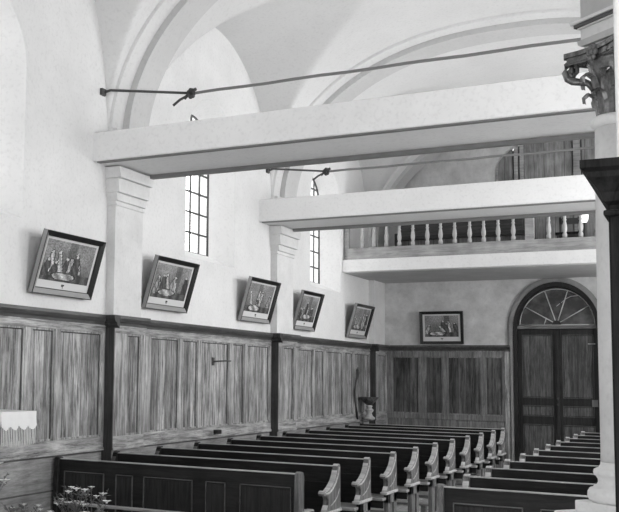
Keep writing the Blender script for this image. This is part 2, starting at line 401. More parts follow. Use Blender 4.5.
# ------------------------------------------------------------------ timber wainscot
def wains_section(name, x, y0, y1, panels, label, zb=.96, zt=2.28, pmat=WAIN, z0=1.07, z1=2.13, cornice=True):
    """panelling on a plane facing +x"""
    root = empty(name, (0, 0, 0))
    ed = sorted(panels)
    m = MB(); T = .035
    m.box(x, x+T, y0, y1, zb, z0).box(x, x+T, y0, y1, z1, zt-.02)
    m.build('rail', WAINY, root, bevel=.004)
    m = MB(); cur = y0
    for a, b in ed+[(y1, y1)]:
        if a-cur > .01: m.box(x, x+T, cur, a, z0, z1)
        cur = b
    m.build('stile', WAINF, root, bevel=.004)
    for a, b in ed:
        q = MB()
        q.mat(2).box(x+.012, x+.0135, a+.016, a+.026, z0, z1).box(x+.012, x+.0135, b-.032, b-.016, z0, z1).box(x+.012, x+.0135, a+.02, b-.02, z1-.028, z1-.016); q.mat(0)
        q.box(x, x+.012, a-.005, b+.005, z0-.005, z1+.005)
        t = .018
        q.mat(1)
        for bx in ((a, a+t, z0, z1), (b-t, b, z0, z1), (a, b, z0, z0+t), (a, b, z1-t, z1)):
            q.box(x+.01, x+.026, *bx)
        q.build('panel', [pmat, WAINF, PANEL_LINE], root, bevel=.003)
    if cornice:
        m = MB(); 
        m.prism([(x, zt-.10), (x+.05, zt-.07), (x+.055, zt-.045), (x+.085, zt-.03), (x+.10, zt), (x+.10, zt+.03), (x, zt+.03)], y0, y1, 'y')
        m.build('cornice', CORN, root)
        MB().box(x+T, x+T+.016, y0, y1, zt-.088, zt-.072).build('bead', WAINY, root)
    m = MB(); m.box(x, x+.045, y0, y1, zb-.03, zb); m.build('base_moulding', WAINY, root)
    m = MB(); m.box(x-.01, x+.012, y0, y1, 0, zb-.03); m.build('base_board', DADO, root)
    return struct(root, label, 'wall panelling')
x = XW
wains_section('trim_1', x, YF+.02, 8.59, [(4.9, 5.5), (5.6, 6.1), (6.18, 6.7), (6.78, 7.215), (7.317, 7.68), (7.764, 8.50)], 'light oak wall panelling left of the first dark pilaster return, above the lace cloth')
wains_section('trim_2', x, 9.17, 12.92, [(9.50, 10.16), (10.248, 10.64), (10.735, 11.51), (11.624, 11.98), (12.078, 12.82)], 'light oak wall panelling between the two dark pilaster returns, with an iron hook')
wains_section('trim_3', x, 13.55, 17.45, [(13.909, 14.535), (14.622, 15.03), (15.149, 15.94), (16.059, 16.46), (16.547, 17.38)], 'light oak wall panelling in the far bay behind the stoup')
for k, (a, b, pa, pb, lb) in enumerate([(8.59, 9.17, 8.83, 9.10, 'narrow panelled casing round the nearest pilaster, return towards the viewer coloured dark for shade'),
                                  (12.92, 13.55, 13.10, 13.48, 'narrow panelled casing round the second pilaster from the left'),
                                  (17.45, YB, 17.60, 18.05, 'narrow panelled casing round the corner pilaster beside the stoup')]):
    r = wains_section('trim_%d' % (4+k), XP+.005, a-.02, b+.02 if k < 2 else b, [(pa, pb)], lb)
    m = MB(); m.box(XW, XP+.04, a-.034, a-.018, .93, 2.20); m.box(XW+.01, XP+.03, a-.03, a-.02, 0, .93)  # side face turned from the windows, its shade painted as dark wood
    m.prism([(a-.03, 2.18), (a-.08, 2.21), (a-.085, 2.235), (a-.115, 2.25), (a-.13, 2.28), (a-.13, 2.31), (a-.02, 2.31)], XW, XP+.105, 'x')
    m.build('side_return', wood('shaded_pilaster_return_%d' % k, .028, .06, 'z', .5, .4, .5, .05), r)['label'] = 'side face with shade put into its dark colour'
# back wall panelling (faces -y)
def wains_back():
    root = empty('trim_7'); y = YB; T = .035; x0, x1 = XP+.04, 2.74; zb, z0, z1, zt = .96, 1.06, 2.10, 2.28
    MB().box(x0, x1, y-T, y, zb, z0).box(x0, x1, y-T, y, z1, zt-.02).build('rail', BOAKF, root, bevel=.004)
    ps = [(.60, 1.10), (1.225, 1.53), (1.628, 2.215), (2.304, 2.60)]
    m = MB(); cur = x0
    for a, b in ps+[(x1, x1)]:
        m.box(cur, a, y-T, y, z0, z1); cur = b
    m.build('stile', BOAKF, root, bevel=.004)
    for a, b in ps:
        q = MB().box(a-.005, b+.005, y-.012, y, z0-.005, z1+.005); t = .018; q.mat(1)
        for bx in ((a, a+t, z0, z1), (b-t, b, z0, z1), (a, b, z0, z0+t), (a, b, z1-t, z1)): q.box(bx[0], bx[1], y-.026, y-.01, bx[2], bx[3])
        q.mat(2).box(b-.030, b-.016, y-.0135, y-.012, z0, z1).box(a+.016, a+.026, y-.0135, y-.012, z0, z1); q.build('panel', [BOAK, BOAKF, PANEL_LINE], root)
    MB().prism([(y, zt-.10), (y-.05, zt-.07), (y-.055, zt-.045), (y-.085, zt-.03), (y-.10, zt), (y-.10, zt+.03), (y, zt+.03)], x0, x1, 'x').build('cornice', CORN, root)
    MB().box(x0, x1, y-T-.016, y-T, zt-.09, zt-.072).build('bead', BOAKF, root)
    MB().box(2.64, 2.74, y-.05, y-.001, 0, zt-.03).build('end_stile', WAINF, root, bevel=.004)
    MB().box(x0, x1, y-.012, y+.01, 0, zb).build('base_board', BOAKF, root)
    struct(root, 'oak panelling on the end wall left of the door, coloured darker for shade', 'wall panelling')
wains_back()

# iron hook and little wooden peg on the panelling
m = MB().tube([(XW+.012, 11.08, 1.88), (XW+.10, 11.09, 1.885), (XW+.12, 11.20, 1.89), (XW+.12, 11.38, 1.892)], .010, 6).box(XW+.012, XW+.022, 11.05, 11.11, 1.83, 1.93)
tag(m.build('coat_hook', IRON), 'small dark iron hook arm on the light oak panelling', 'hook')
tag(MB().box(XW+.03, XW+.10, 11.08, 11.18, .975, 1.03).build('wooden_block', BLACK, bevel=.006), 'small dark block on the lower rail of the panelling, below the iron hook', 'block')

# ------------------------------------------------------------------ beams and iron ties
def beam(y0, y1, z0, z1, label, nm='tie_beam'):
    r = empty(nm, (0, 0, 0)); x0, x1 = XW-.015, XR+.015
    m = MB(); m.box(x0, x1, y0, y1, z0+.012, z1)
    m.build('plaster_casing', WHT, r, bevel=.012)
    m = MB(); m.box(x0+.05, x1, y0+.012, y0+.075, z0, z0+.011); m.box(x0+.2, x1, y1-.075, y1-.012, z0-.03, z0+.011)  # dark grey strips below the front and rear lower edges
    m.build('edge_strip', base_mat('grey_edge_strip_'+str(int(y0)), .20, .7), r)['label'] = 'dark grey strip along the lower edges'
    tag(r, label, 'beam')
beam(8.31, 9.22, 3.875, 4.19, 'nearer broad whitewashed beam across the nave, over the first capital')
beam(12.50, 13.36, 3.85, 4.175, 'farther whitewashed beam across the nave, in front of the gallery')
def tie(y, z, xk, label, dy):
    r = empty('tie_rod')
    m = MB(); pts = [(xk+.04+(XR-xk-.05)*k/20, y, z+.004*math.sin(k*1.7)) for k in range(21)]
    m.tube(pts, .016, 8); m.build('rod', ROD, r)
    m = MB(); m.tube([(XW+.01, dy-.06, z-.01), (XW+.07, dy, z+.025), (XW+.13, dy+.06, z+.03), (xk-.02, y, z+.01)], .014, 8); m.build('wall_link', IRON, r)
    m = MB()
    for k in range(7):
        a = 2*math.pi*k/7; m.ball((xk+.02+.03*math.cos(a), y-.005, z+.035*math.sin(a)), .026, 8, 5)
    m.tube([(xk-.06, y-.01, z-.05), (xk, y, z+.01), (xk+.08, y-.01, z+.04)], .017, 6)
    m.build('turnbuckle', IRON, r)
    m = MB().tube([(xk, y, z-.01), (xk-.10, y-.03, z-.06), (xk-.17, y-.05, z-.12)], .014, 6); m.build('key_bar', IRON, r)
    m = MB().box(XW+.001, XW+.03, dy-.10, dy-.02, z-.04, z+.03); m.build('anchor', IRON, r)
    tag(r, label, 'tie rod')
tie(8.9, 4.655, 1.16, 'iron tie rod with a knotted coupling above the nearer beam', 8.50)
tie(13.2, 4.645, 1.08, 'iron tie rod with a coupling above the farther beam', 12.82)

# ------------------------------------------------------------------ gallery
GY0, GY1, GZ0, GZ1 = 15.98, YB, 3.49, 3.70
r = empty('gallery_floor')
MB().box(XW+.002, XR-.002, GY0, GY1-.002, GZ0, GZ1).build('slab', WHT, r, bevel=.008)
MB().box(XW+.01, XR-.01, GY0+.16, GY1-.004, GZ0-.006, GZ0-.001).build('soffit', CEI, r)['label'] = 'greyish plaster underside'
tag(r, 'white fronted gallery floor spanning the back of the church', 'gallery')
r = empty('gallery_balustrade')
RB = 3.90; RT = 4.66; yb = 16.10
MB().box(XW+.08, XR-.02, yb-.07, yb+.05, GZ1+.001, RB).build('bottom_rail', GRAIL, r, bevel=.006)
MB().box(XW+.08, XR-.02, yb-.05, yb+.05, RT, RT+.07).build('handrail', GRAIL, r, bevel=.006)
for xa, xb in ((XW+.02, .45), (3.35, 3.485), (5.2, 5.33)):
    MB().box(xa, xb, yb-.05, yb+.05, GZ1+.001, RT+.08).build('post', GRAIL, r, bevel=.006)
bp = [(.020, 0), (.034, .01), (.036, .06), (.022, .09), (.034, .12), (.038, .16), (.030, .22), (.020, .27), (.030, .29), (.020, .31), (.026, .36), (.030, .42),
      (.022, .50), (.016, .55), (.028, .57), (.016, .59), (.026, .64), (.030, .70), (.024, .759)]
bp = [(a_*1.0, z) for a_, z in bp]
b0 = MB().lathe(bp, (0, 0, 0), 12)
first = None
for xx in [.52+.025, .665+.02, .889, 1.107, 1.33, 1.558, 1.80, 2.018, 2.247, 2.488, 2.709, 2.935, 3.168, 3.701, 3.936, 4.167, 4.40, 4.63, 4.86, 5.06, 5.55, 5.78, 6.0, 6.23, 6.46, 6.68]:
    if xx < .66: continue
    if first is None: o = first = b0.build('baluster', BAL, r)
    else: o = first.copy(); COL.objects.link(o); o.parent = r
    o.location = (xx, yb-.005, RB+.0005)
tag(r, 'turned wooden balustrade along the front of the gallery', 'balustrade')
# plank doors closing the arch at the back of the gallery
r = empty('plank_screen', (0, 0, 0))
def arch_top(x): 
    t = (x-GC)/GHW; return GSP+.62*math.sqrt(max(0, 1-t*t))
def strip(mb, xa, xb, ya, yb_, z0):
    n = 6; xs_ = [xa+(xb-xa)*i/n for i in range(n+1)]
    poly = [(xs_[0], z0)]+[(a_, arch_top(a_)-.005) for a_ in xs_]+[(xs_[-1], z0)]
    mb.prism(poly, ya, yb_, 'y')
m = MB(); strip(m, GC-GHW+.01, 2.80, YB+.10, YB+.14, GZ1+.01); strip(m, 3.0, 3.81, YB+.10, YB+.14, GZ1+.01); strip(m, 3.97, GC+GHW-.01, YB+.10, YB+.14, GZ1+.01)
m.build('planks', GWOOD, r)
for xa, xb in ((2.83, 2.90), (2.93, 3.00), (3.83, 3.95), (GC-GHW+.01, GC-GHW+.05)):
    m = MB(); strip(m, xa, xb, YB+.07, YB+.14, GZ1+.01); m.build('stile', GRAIL, r, bevel=.004)
m = MB(); strip(m, GC-GHW+.01, GC+GHW-.01, YB+.15, YB+.17, GZ1+.01); m.build('backing', base_mat('dark_backing', .05, .8), r)
tag(r, 'pale vertical plank screen filling the arch at the back of the gallery', 'screen')
# dark instrument case behind the balusters
r = empty('wooden_chest', (0, 0, 0))
gcase = wood('gallery_case_dark', .030, .075, 'x', .5, .4, .3, .1)
MB().box(.98, 3.12, 17.3, 17.85, 4.24, 4.66).build('upper_case', gcase, r, bevel=.006)
MB().box(.94, 3.16, 17.22, 17.9, 4.165, 4.235).build('dark_ledge', base_mat('ledge_black', .015, .5), r, bevel=.006)
MB().box(1.0, 3.10, 17.34, 17.85, GZ1+.001, 4.165).build('lower_case', wood('gallery_case_grey', .12, .22, 'z', .6, .3, .22, .3), r)
MB().box(.90, .97, 17.28, 17.88, GZ1+.001, 4.30).build('end_post', base_mat('post_black', .03, .5), r, bevel=.006)
tag(r, 'long dark topped wooden case standing behind the gallery balusters', 'case')
# music stand like dark post and lamp at the right
r = empty('gallery_chair', (3.86, 17.3, GZ1))
MB().box(-.16, -.13, 0, .03, .001, .72).box(.13, .16, 0, .03, .001, .72).build('back_post', IRON, r)
MB().box(-.16, .16, 0, .03, .60, .70).box(-.13, .13, 0, .02, .42, .46).build('backrest', IRON, r)
MB().box(-.18, .18, -.36, .02, .38, .42).build('seat', DARKF, r)
for a_ in (-.16, .13): MB().box(a_, a_+.03, -.35, -.32, .001, .38).build('leg', IRON, r)
tag(r, 'dark chair standing in the gallery behind the right-hand balusters', 'chair')
r = empty('gallery_lamp', (4.16, 16.7, GZ1))
MB().lathe([(.09, .001), (.09, .02), (.015, .04), (.012, .50), (.02, .52)], (0, 0, 0), 12).build('stand', IRON, r)
MB().lathe([(.03, .52), (.055, .57), (.06, .64), (.045, .70), (.01, .74)], (0, 0, 0), 14).build('globe', BULB, r)
tag(r, 'small lit lamp with a bright globe behind the gallery balusters', 'lamp')
r = empty('gallery_bench', (4.9, 17.2, GZ1))
MB().box(-.45, .5, -.2, .2, .40, .45).build('seat', DARKF, r)
MB().box(-.45, .5, .17, .21, .46, .74).build('backrest', DARKF, r)
for a_, b_ in ((-.4, -.17), (.43, -.17), (-.4, .14), (.43, .14)): MB().box(a_, a_+.04, b_, b_+.04, .001, .40).build('leg', DARKF, r)
tag(r, 'dark bench in the gallery, right of the small lamp', 'bench')

# ------------------------------------------------------------------ entrance door
YD = YB+.14
r = empty('door_1', (0, 0, 0))
fr = MB()
fr.box(DC-DHW, DC-DHW+.06, YD-.04, YD+.05, 0, 2.62).box(DC+DHW-.06, DC+DHW, YD-.04, YD+.05, 0, 2.62)
fr.build('door_frame', DOORW, r, bevel=.004)
MB().box(DC-DHW, DC+DHW, YD-.07, YD+.04, 2.60, 2.66).build('transom', wood('transom_oak', .10, .20, 'x', .4, .5, .5, .05), r, bevel=.006)
def leaf(xa, xb, side):
    lf = MB().box(xa, xb, YD, YD+.03, .02, 2.595)
    lf = lf.build('door_leaf', DOORW, r)
    st = .075; T = YD-.022
    g = MB()
    g.box(xa, xa+st, T, YD, .02, 2.595).box(xb-st, xb, T, YD, .02, 2.595)
    for za, zb_ in ((.02, .16), (.93, 1.07), (1.26, 1.39), (2.50, 2.595)): g.box(xa+st, xb-st, T, YD, za, zb_)
    g.build('leaf_frame', DOORW, lf, bevel=.006)
    for za, zb_ in ((.16, .93), (1.07, 1.26), (1.39, 2.50)):
        p = MB(); a, b = xa+st+.02, xb-st-.02
        p.box(a, b, YD-.012, YD, za+.02, zb_-.02)
        p.build('leaf_panel', wood('door_panel_%s_%d' % (side, int(za*10)), .035, .17, 'z', .45, .4, .13, .35), lf, bevel=.008)
        q = MB()
        for bx in ((a-.02, a-.008, za, zb_), (b+.008, b+.02, za, zb_), (a-.02, b+.02, za, za+.012), (a-.02, b+.02, zb_-.012, zb_)): q.box(bx[0], bx[1], YD-.028, YD-.002, bx[2], bx[3])
        q.build('moulding', wood('door_mould_%s_%d' % (side, int(za*10)), .06, .12, 'z', .35, .5, .5, .05), lf)
    return lf
l1 = leaf(DC-DHW+.06, DC-.006, 'l'); l2 = leaf(DC+.006, DC+DHW-.06, 'r')
MB().box(DC-.028, DC+.028, YD-.045, YD-.022, .02, 2.595).build('meeting_stile', DOORW, r, bevel=.006)
m = MB()
for z in (1.28, 1.38): m.ball((DC+.0, YD-.055, z), .022, 8, 6)
m.build('door_knob', IRON, r)
m = MB().box(DC+.55, DC+.66, YD-.045, YD-.02, 1.26, 1.38); m.build('lock_case', base_mat('grey_iron_lock', .22, .4), r, bevel=.005)
m = MB().box(DC+.50, DC+.62, YD-.03, YD-.02, 2.33, 2.345); m.build('hinge', base_mat('pale_hinge', .5, .4), r)
m = MB(); arch_band(m, -.070, -.002, YB+.002, YD+.04); m.build('jamb_lining', wood('lining_black_oak', .010, .025, 'z', .5, .4, .5, .05), r)
# fanlight
m = MB(); HC = (DC, 2.675)
A = [(DC-(DHW-.0)*math.cos(math.pi*i/24), 2.60+DRISE*math.sin(math.pi*i/24)) for i in range(25)]
B = [(DC-(DHW-.095)*math.cos(math.pi*i/24), 2.66+(DRISE-.165)*math.sin(math.pi*i/24)) for i in range(25)]
n = 25
m.add([(a, YD-.02, b) for a, b in A]+[(a, YD-.02, b) for a, b in B]+[(a, YD+.05, b) for a, b in B], [(i, i+1, n+i+1, n+i) for i in range(24)]+[(n+i, n+i+1, 2*n+i+1, 2*n+i) for i in range(24)])
m.build('fanlight_frame', DOORW, r)
m = MB(); 
C2 = [(DC-(DHW-.105)*math.cos(math.pi*i/24), 2.665+(DRISE-.180)*math.sin(math.pi*i/24)) for i in range(25)]
m.tube([(a, YD-.012, b) for a, b in C2], .009, 6)
m.tube([(C2[0][0], YD-.012, 2.672), (C2[-1][0], YD-.012, 2.672)], .010, 6)
for k in (4.2, 9.6, 14.4, 19.8):
    a = math.pi*k/24; m.tube([(DC-.06*math.cos(a), YD-.012, 2.69+.05*math.sin(a)), (DC-(DHW-.105)*math.cos(a), YD-.012, 2.665+(DRISE-.180)*math.sin(a))], .010, 6)
m.build('fanlight_bar', base_mat('pale_glazing_bar', .62, .5), r)
MB().prism([(DC-.075*math.cos(math.pi*i/10), 2.675+.075*math.sin(math.pi*i/10)) for i in range(11)], YD-.03, YD, 'y').build('fanlight_hub', DOORW, r)
m = MB(); m.add([(a, YD+.0, b) for a, b in B], [tuple(range(25))])
gm = base_mat('dusty_dark_glass', .05, .25); n_, l_ = nt(gm)
t_ = n_.new('ShaderNodeTexNoise'); t_.inputs['Scale'].default_value = 5; t_.inputs['Detail'].default_value = 7; c_ = n_.new('ShaderNodeValToRGB')
c_.color_ramp.elements[0].position = .45; c_.color_ramp.elements[0].color = (.03, .03, .03, 1); c_.color_ramp.elements[1].position = .75; c_.color_ramp.elements[1].color = (.14, .14, .14, 1)
tc_ = n_.new('ShaderNodeTexCoord'); l_.new(tc_.outputs['Object'], t_.inputs['Vector']); l_.new(t_.outputs['Fac'], c_.inputs['Fac']); l_.new(c_.outputs[0], n_['Principled BSDF'].inputs['Base Color'])
m.build('fanlight_pane', gm, r, fix=False)
m = MB(); m.tube([(3.58, YD-.006, 3.06), (3.66, YD-.006, 3.13), (3.74, YD-.006, 3.17), (3.86, YD-.006, 3.18), (3.90, YD-.006, 3.16)], .006, 5)
m.tube([(3.50, YD-.006, 3.0), (3.56, YD-.006, 3.05)], .005, 5); m.tube([(3.29, YD-.006, 2.68), (3.33, YD-.006, 2.80)], .007, 5)
m.build('loose_strip', base_mat('pale_strip', .6, .6), r)
struct(r, 'dark double door with an arched fanlight of radiating bars', 'door')
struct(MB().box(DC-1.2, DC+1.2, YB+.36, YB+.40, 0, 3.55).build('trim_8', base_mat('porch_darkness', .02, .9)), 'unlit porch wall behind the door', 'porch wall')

# ------------------------------------------------------------------ framed prints (Stations)
def engraving(kind, W_, H_, nx=56, ny=38):
    rnd = random.Random(kind*17+3)
    figs = []
    nf = rnd.randint(6, 8)
    for k in range(nf):
        figs.append((rnd.uniform(.08, .92), rnd.uniform(.10, .28), rnd.uniform(.42, .72), rnd.uniform(.035, .055), rnd.choice([.55, .7, .12, .06, .4]), rnd.uniform(-.12, .12)))
    heap = (rnd.uniform(.35, .6), rnd.uniform(.12, .2))
    def val(u, v):
        s = .17+.16*v+.07*math.sin(9*u+kind)*math.cos(7*v+2*kind)
        if v < .22: s = .10+.05*math.sin(30*u)
        if abs(u-(.45+.1*kind % .3)) < .08 and v > .2: s *= .55
        for (cx_, b, t, w_, tone, lean) in figs:
            if b < v < t:
                k = (v-b)/(t-b); c = cx_+lean*(1-k); ww = w_*(1.25-.55*k)
                if abs(u-c) < ww: s = tone*(.8+.3*math.sin(60*u+20*v))
                elif abs(u-c) < ww+.018: s = .05
            d = math.hypot((u-cx_)*1.4, v-t-.03)
            if d < .038: s = .62
            elif d < .055: s = .06
        d = math.hypot((u-heap[0])/.22, (v-heap[1])/.09)
        if d < 1: s = .62*(.75+.4*math.sin(26*u+18*v))
        elif d < 1.2: s = .05
        return max(.02, min(.8, s*rnd.uniform(.65, 1.35)*.85))
    vs = [(W_*(i/nx-.5), 0, H_*j/ny) for j in range(ny+1) for i in range(nx+1)]
    fs = [(j*(nx+1)+i, j*(nx+1)+i+1, (j+1)*(nx+1)+i+1, (j+1)*(nx+1)+i) for j in range(ny) for i in range(nx)]
    me = bpy.data.meshes.new('print_sheet'); me.from_pydata(vs, [], fs); me.materials.append(PRINT)
    ca = me.color_attributes.new('Col', 'FLOAT_COLOR', 'CORNER')
    for fi, p in enumerate(me.polygons):
        i, j = fi % nx, fi//nx; c = val((i+.5)/nx, (j+.5)/ny)
        for li in p.loop_indices: ca.data[li].color = (c, c, c, 1)
    return me
def picture(loc, rz, W_, H_, tilt, kind, label, side='light'):
    """origin at the middle of the lower back edge; local -y faces the viewer of the picture"""
    r = empty('framed_print', loc); r.rotation_euler = (tilt, 0, rz)
    t = .052; D = .05
    m = MB()
    def mit(u0, v0, u1, v1, U0, V0, U1, V1): pass
    o_ = [(-W_/2, 0), (W_/2, 0), (W_/2, H_), (-W_/2, H_)]; i_ = [(-W_/2+t, t), (W_/2-t, t), (W_/2-t, H_-t), (-W_/2+t, H_-t)]
    vs = [(a, -D, b) for a, b in o_]+[(a*1., -D+.018, b) for a, b in i_]+[(a, 0, b) for a, b in o_]+[(a, 0, b) for a, b in i_]
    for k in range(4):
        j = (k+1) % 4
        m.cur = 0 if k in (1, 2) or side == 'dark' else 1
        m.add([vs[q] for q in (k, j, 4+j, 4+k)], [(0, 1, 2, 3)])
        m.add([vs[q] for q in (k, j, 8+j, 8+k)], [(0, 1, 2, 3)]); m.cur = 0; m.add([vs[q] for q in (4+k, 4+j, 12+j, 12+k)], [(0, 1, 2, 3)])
    m.box(-W_/2, W_/2, -.004, 0, 0, H_)
    ro = m.build('frame', [BLACK, FRS], r)
    # thin dark outer line on the two pale members
    m = MB()
    if side != 'dark':
        m.box(-W_/2, -W_/2+.007, -D-.003, -D+.002, 0, H_).box(-W_/2, W_/2, -D-.003, -D+.002, 0, .007).box(-W_/2+t-.006, -W_/2+t+.004, -.022, -.012, t, H_-t).box(-W_/2+t, W_/2-t, -.022, -.012, t-.004, t+.006)
        m.build('frame_edge', BLACK, r)
    MB().box(-W_/2+t-.004, W_/2-t+.004, -.012, -.008, t-.004, H_-t+.004).build('mount', CARD, r)
    pw, ph = W_-2*t-.075, H_-2*t-.105
    o = bpy.data.objects.new('print_sheet', engraving(kind, pw, ph)); COL.objects.link(o); o.parent = r; o.location = (0, -.0145, t+.080)
    m = MB()
    for dx, dz, w_, h_ in ((-.012, 0, .012, .022), (.004, -.004, .010, .026), (.018, .006, .012, .014), (.008, -.014, .018, .006)): m.box(dx-w_/2, dx+w_/2, -.015, -.0125, t+.035+dz, t+.035+dz+h_)
    m.build('caption_mark', IRON, r)
    # hanging wire and nail at the back
    m = MB().tube([(0, -.002, H_*.8), (0, .10, H_*.86)], .003, 4); m.build('hanging_wire', IRON, r)
    tag(r, label, 'framed picture', 'framed black-edged engravings above the wood panelling')
pics = [((XW+.02, 7.735, 2.458), 'framed engraving nearest the viewer, left of the first pilaster, leaning out from the wall'),
        ((XW+.02, 9.78, 2.45), 'framed engraving just right of the first pilaster, leaning out from the wall'),
        ((XW+.02, 12.265, 2.448), 'framed engraving just left of the second pilaster, leaning out from the wall'),
        ((XW+.02, 14.08, 2.422), 'framed engraving just right of the second pilaster, leaning out from the wall'),
        ((XW+.02, 16.61, 2.40), 'framed engraving on the left wall beneath the end of the gallery')]
for k, (l, lb) in enumerate(pics):
    picture(l, math.pi/2, .98 if k != 3 else .86, .60, .285, k+1, lb)
picture((1.535, YB-.02, 2.335), 0, .79, .60, .10, 8, 'framed engraving with an all-black frame on the end wall, left of the door', 'dark')

# ------------------------------------------------------------------ pews
def end_panel(mb):
    up_ = [(.035, .525), (.035, .86), (.030, .905), (.010, .922), (-.020, .922), (-.040, .905), (-.055, .87), (-.080, .83), (-.115, .79), (-.165, .757), (-.225, .728),
           (-.285, .708), (-.33, .702), (-.37, .714), (-.398, .710), (-.412, .690), (-.400, .672), (-.365, .666), (-.32, .668), (-.295, .650), (-.280, .62), (-.290, .58), (-.325, .548), (-.342, .525)]
    b_ = len(mb.f)
    mb.prism(up_, -.027, .027, 'x')
    for q_ in range(len(up_)):                  # light caught by upward-looking edges is put into a paler worn colour
        (ya, za), (yb_, zb_) = up_[q_], up_[(q_+1) % len(up_)]
        L_ = math.hypot(yb_-ya, zb_-za)
        if -(yb_-ya)/L_ > .42: mb.m[b_+2+q_] = 1
    return mb
def pew(length, label, loc, group=None, wall_side=0):
    r = empty('church_pew', loc)
    L = length
    tm = MB().box(.03, L-.03, -.022, .012, .42, .885); tm.build('backrest', PEW, r)
    MB().box(.03, L-.03, -.026, .018, .885, .897).build('top_rail', PEW, r)
    MB().box(.03, L-.03, -.028, .020, .898, .905).build('worn_lit_top', PEWT, r)['label'] = 'pale worn top edge, light from above put into its colour'
    MB().box(.03, L-.03, -.032, -.022, .74, .752).build('back_bead', PEW, r)
    MB().box(.03, L-.03, -.385, -.022, .435, .465).build('seat', SEAT, r, bevel=.006)
    MB().box(.03, L-.03, -.375, -.355, .36, .435).build('seat_apron', PEW, r)
    MB().box(.03, L-.03, .15, .27, .12, .145).box(.2, .26, .17, .25, 0, .12).box(L-.26, L-.2, .17, .25, 0, .12).build('kneeler', SEAT, r)
    for s_ in (0, 1):
        xx = .027 if s_ == 0 else L-.027
        m = MB(); end_panel(m); m.xf(Matrix.Translation((xx, 0, 0)))
        ME, MT = (PEW, PEWM) if s_ == wall_side else (PEWE, PEWT)
        e = m.build('end_panel', [ME, MT], r, bevel=.006)
        m = MB().box(xx-.036, xx+.036, -.365, .05, .497, .526); m.build('end_band', MT, e, bevel=.006)
        m = MB().box(xx-.024, xx+.024, -.27, -.20, 0, .497).box(xx-.024, xx+.024, -.07, .03, 0, .497).box(xx-.024, xx+.024, -.27, .03, .40, .497).box(xx-.024, xx+.024, -.27, .03, 0, .10).box(xx-.008, xx+.008, -.20, -.07, .10, .40)
        m.build('end_leg', ME, e, bevel=.004)
        # carved relief following the arm on the outer face
        sx = xx+(.027 if s_ else -.027)
        m = MB().tube([(sx, -.01, .89), (sx, -.045, .82), (sx, -.10, .765), (sx, -.17, .72), (sx, -.25, .69), (sx, -.32, .682), (sx, -.36, .69)], .009, 6).tube([(sx, .0, .70), (sx, -.06, .63), (sx, -.15, .59), (sx, -.23, .57)], .005, 6)
        m.ball((sx, -.378, .690), .016, 8, 5)
        m.build('carving', MT, e)
    tag(r, label, 'pew', group)
    return r
XLA, XLB, XRA, XRB = .47, 2.893, 4.06, 6.55
def panelled_front(loc, L, panels, label, post=True):
    r = empty('pew_front', loc)
    MB().box(.02, L-.02, 0, .03, .10, .885).build('board', PEW, r)
    MB().box(0.03, L-.03, -.010, .043, .885, .897).build('top_rail', PEW, r)
    MB().box(0.03, L-.03, -.012, .045, .898, .905).build('worn_lit_top', PEWT, r)['label'] = 'pale worn top edge, light from above put into its colour'
    for a, b in panels:
        m = MB().box(a+.012, b-.012, -.010, 0, .2, .772)
        p = m.build('panel', PEWP, r, bevel=.006)
        m = MB(); t = .007
        m.box(a, a+t, -.014, 0, .18, .79).box(b-t, b, -.014, 0, .18, .79).box(a, b, -.014, 0, .79-t, .79).box(a, b, -.014, 0, .18, .18+t)
        m.build('moulding', PEWM, p)
    for k, xx in enumerate((.0, L-.055)):
        m = MB().prism([(-.05, 0), (.06, 0), (.06, .88), (.045, .915), (.0, .925), (-.035, .91), (-.04, .85), (-.05, .6)], xx, xx+.055, 'x')
        m.build('end_post', PEWE if (k == 1) == post else PEW, r, bevel=.01)
    MB().box(.05, L+.01, .05, .26, .56, .585).build('book_ledge', SEAT, r, bevel=.004)
    MB().box(L-.05, L+.01, -.13, .25, .565, .592).build('ledge_end', PEWT, r, bevel=.006)
    tag(r, label, 'pew front', 'panelled fronts before the pews')
    return r
x0 = .40
panelled_front((x0, 7.74, 0), 2.893-x0, [(a-x0, b-x0) for a, b in [(.50, .945), (1.075, 1.255), (1.37, 1.87), (2.00, 2.19), (2.33, 2.80)]], 'black panelled front before the left-hand pews, with five raised panels')
panelled_front((XRA, 7.54, 0), XRB-XRA, [(.12, .62), (.74, .95), (1.07, 1.55), (1.68, 1.88), (2.0, 2.38)], 'black panelled front before the right-hand pews, beside the column plinth', False)
ordn = ['first', 'second', 'third', 'fourth', 'fifth', 'sixth', 'seventh', 'eighth', 'ninth', 'tenth']
pl = None
for n in range(1, 11):
    yy = 7.762+.9*n - (.0 if n < 10 else .12)
    lb = 'dark oak pew with a carved volute arm, %s row behind the left-hand panelled front' % ordn[n-1]
    if pl is None: pl = o = pew(XLB-XLA, lb, (XLA, yy, 0), 'left-hand bank of pews')
    else: o = copy_tree(pl); o.location = (XLA, yy, 0); o['label'] = lb
prr = None
for n in range(1, 11):
    yy = 7.549+.9*n
    lb = 'dark oak pew, %s row behind the right-hand panelled front' % ordn[n-1]
    if prr is None: prr = o = pew(XRB-XRA, lb, (XRA, yy, 0), 'right-hand bank of pews', 1)
    else: o = copy_tree(prr); o.location = (XRA, yy, 0); o['label'] = lb

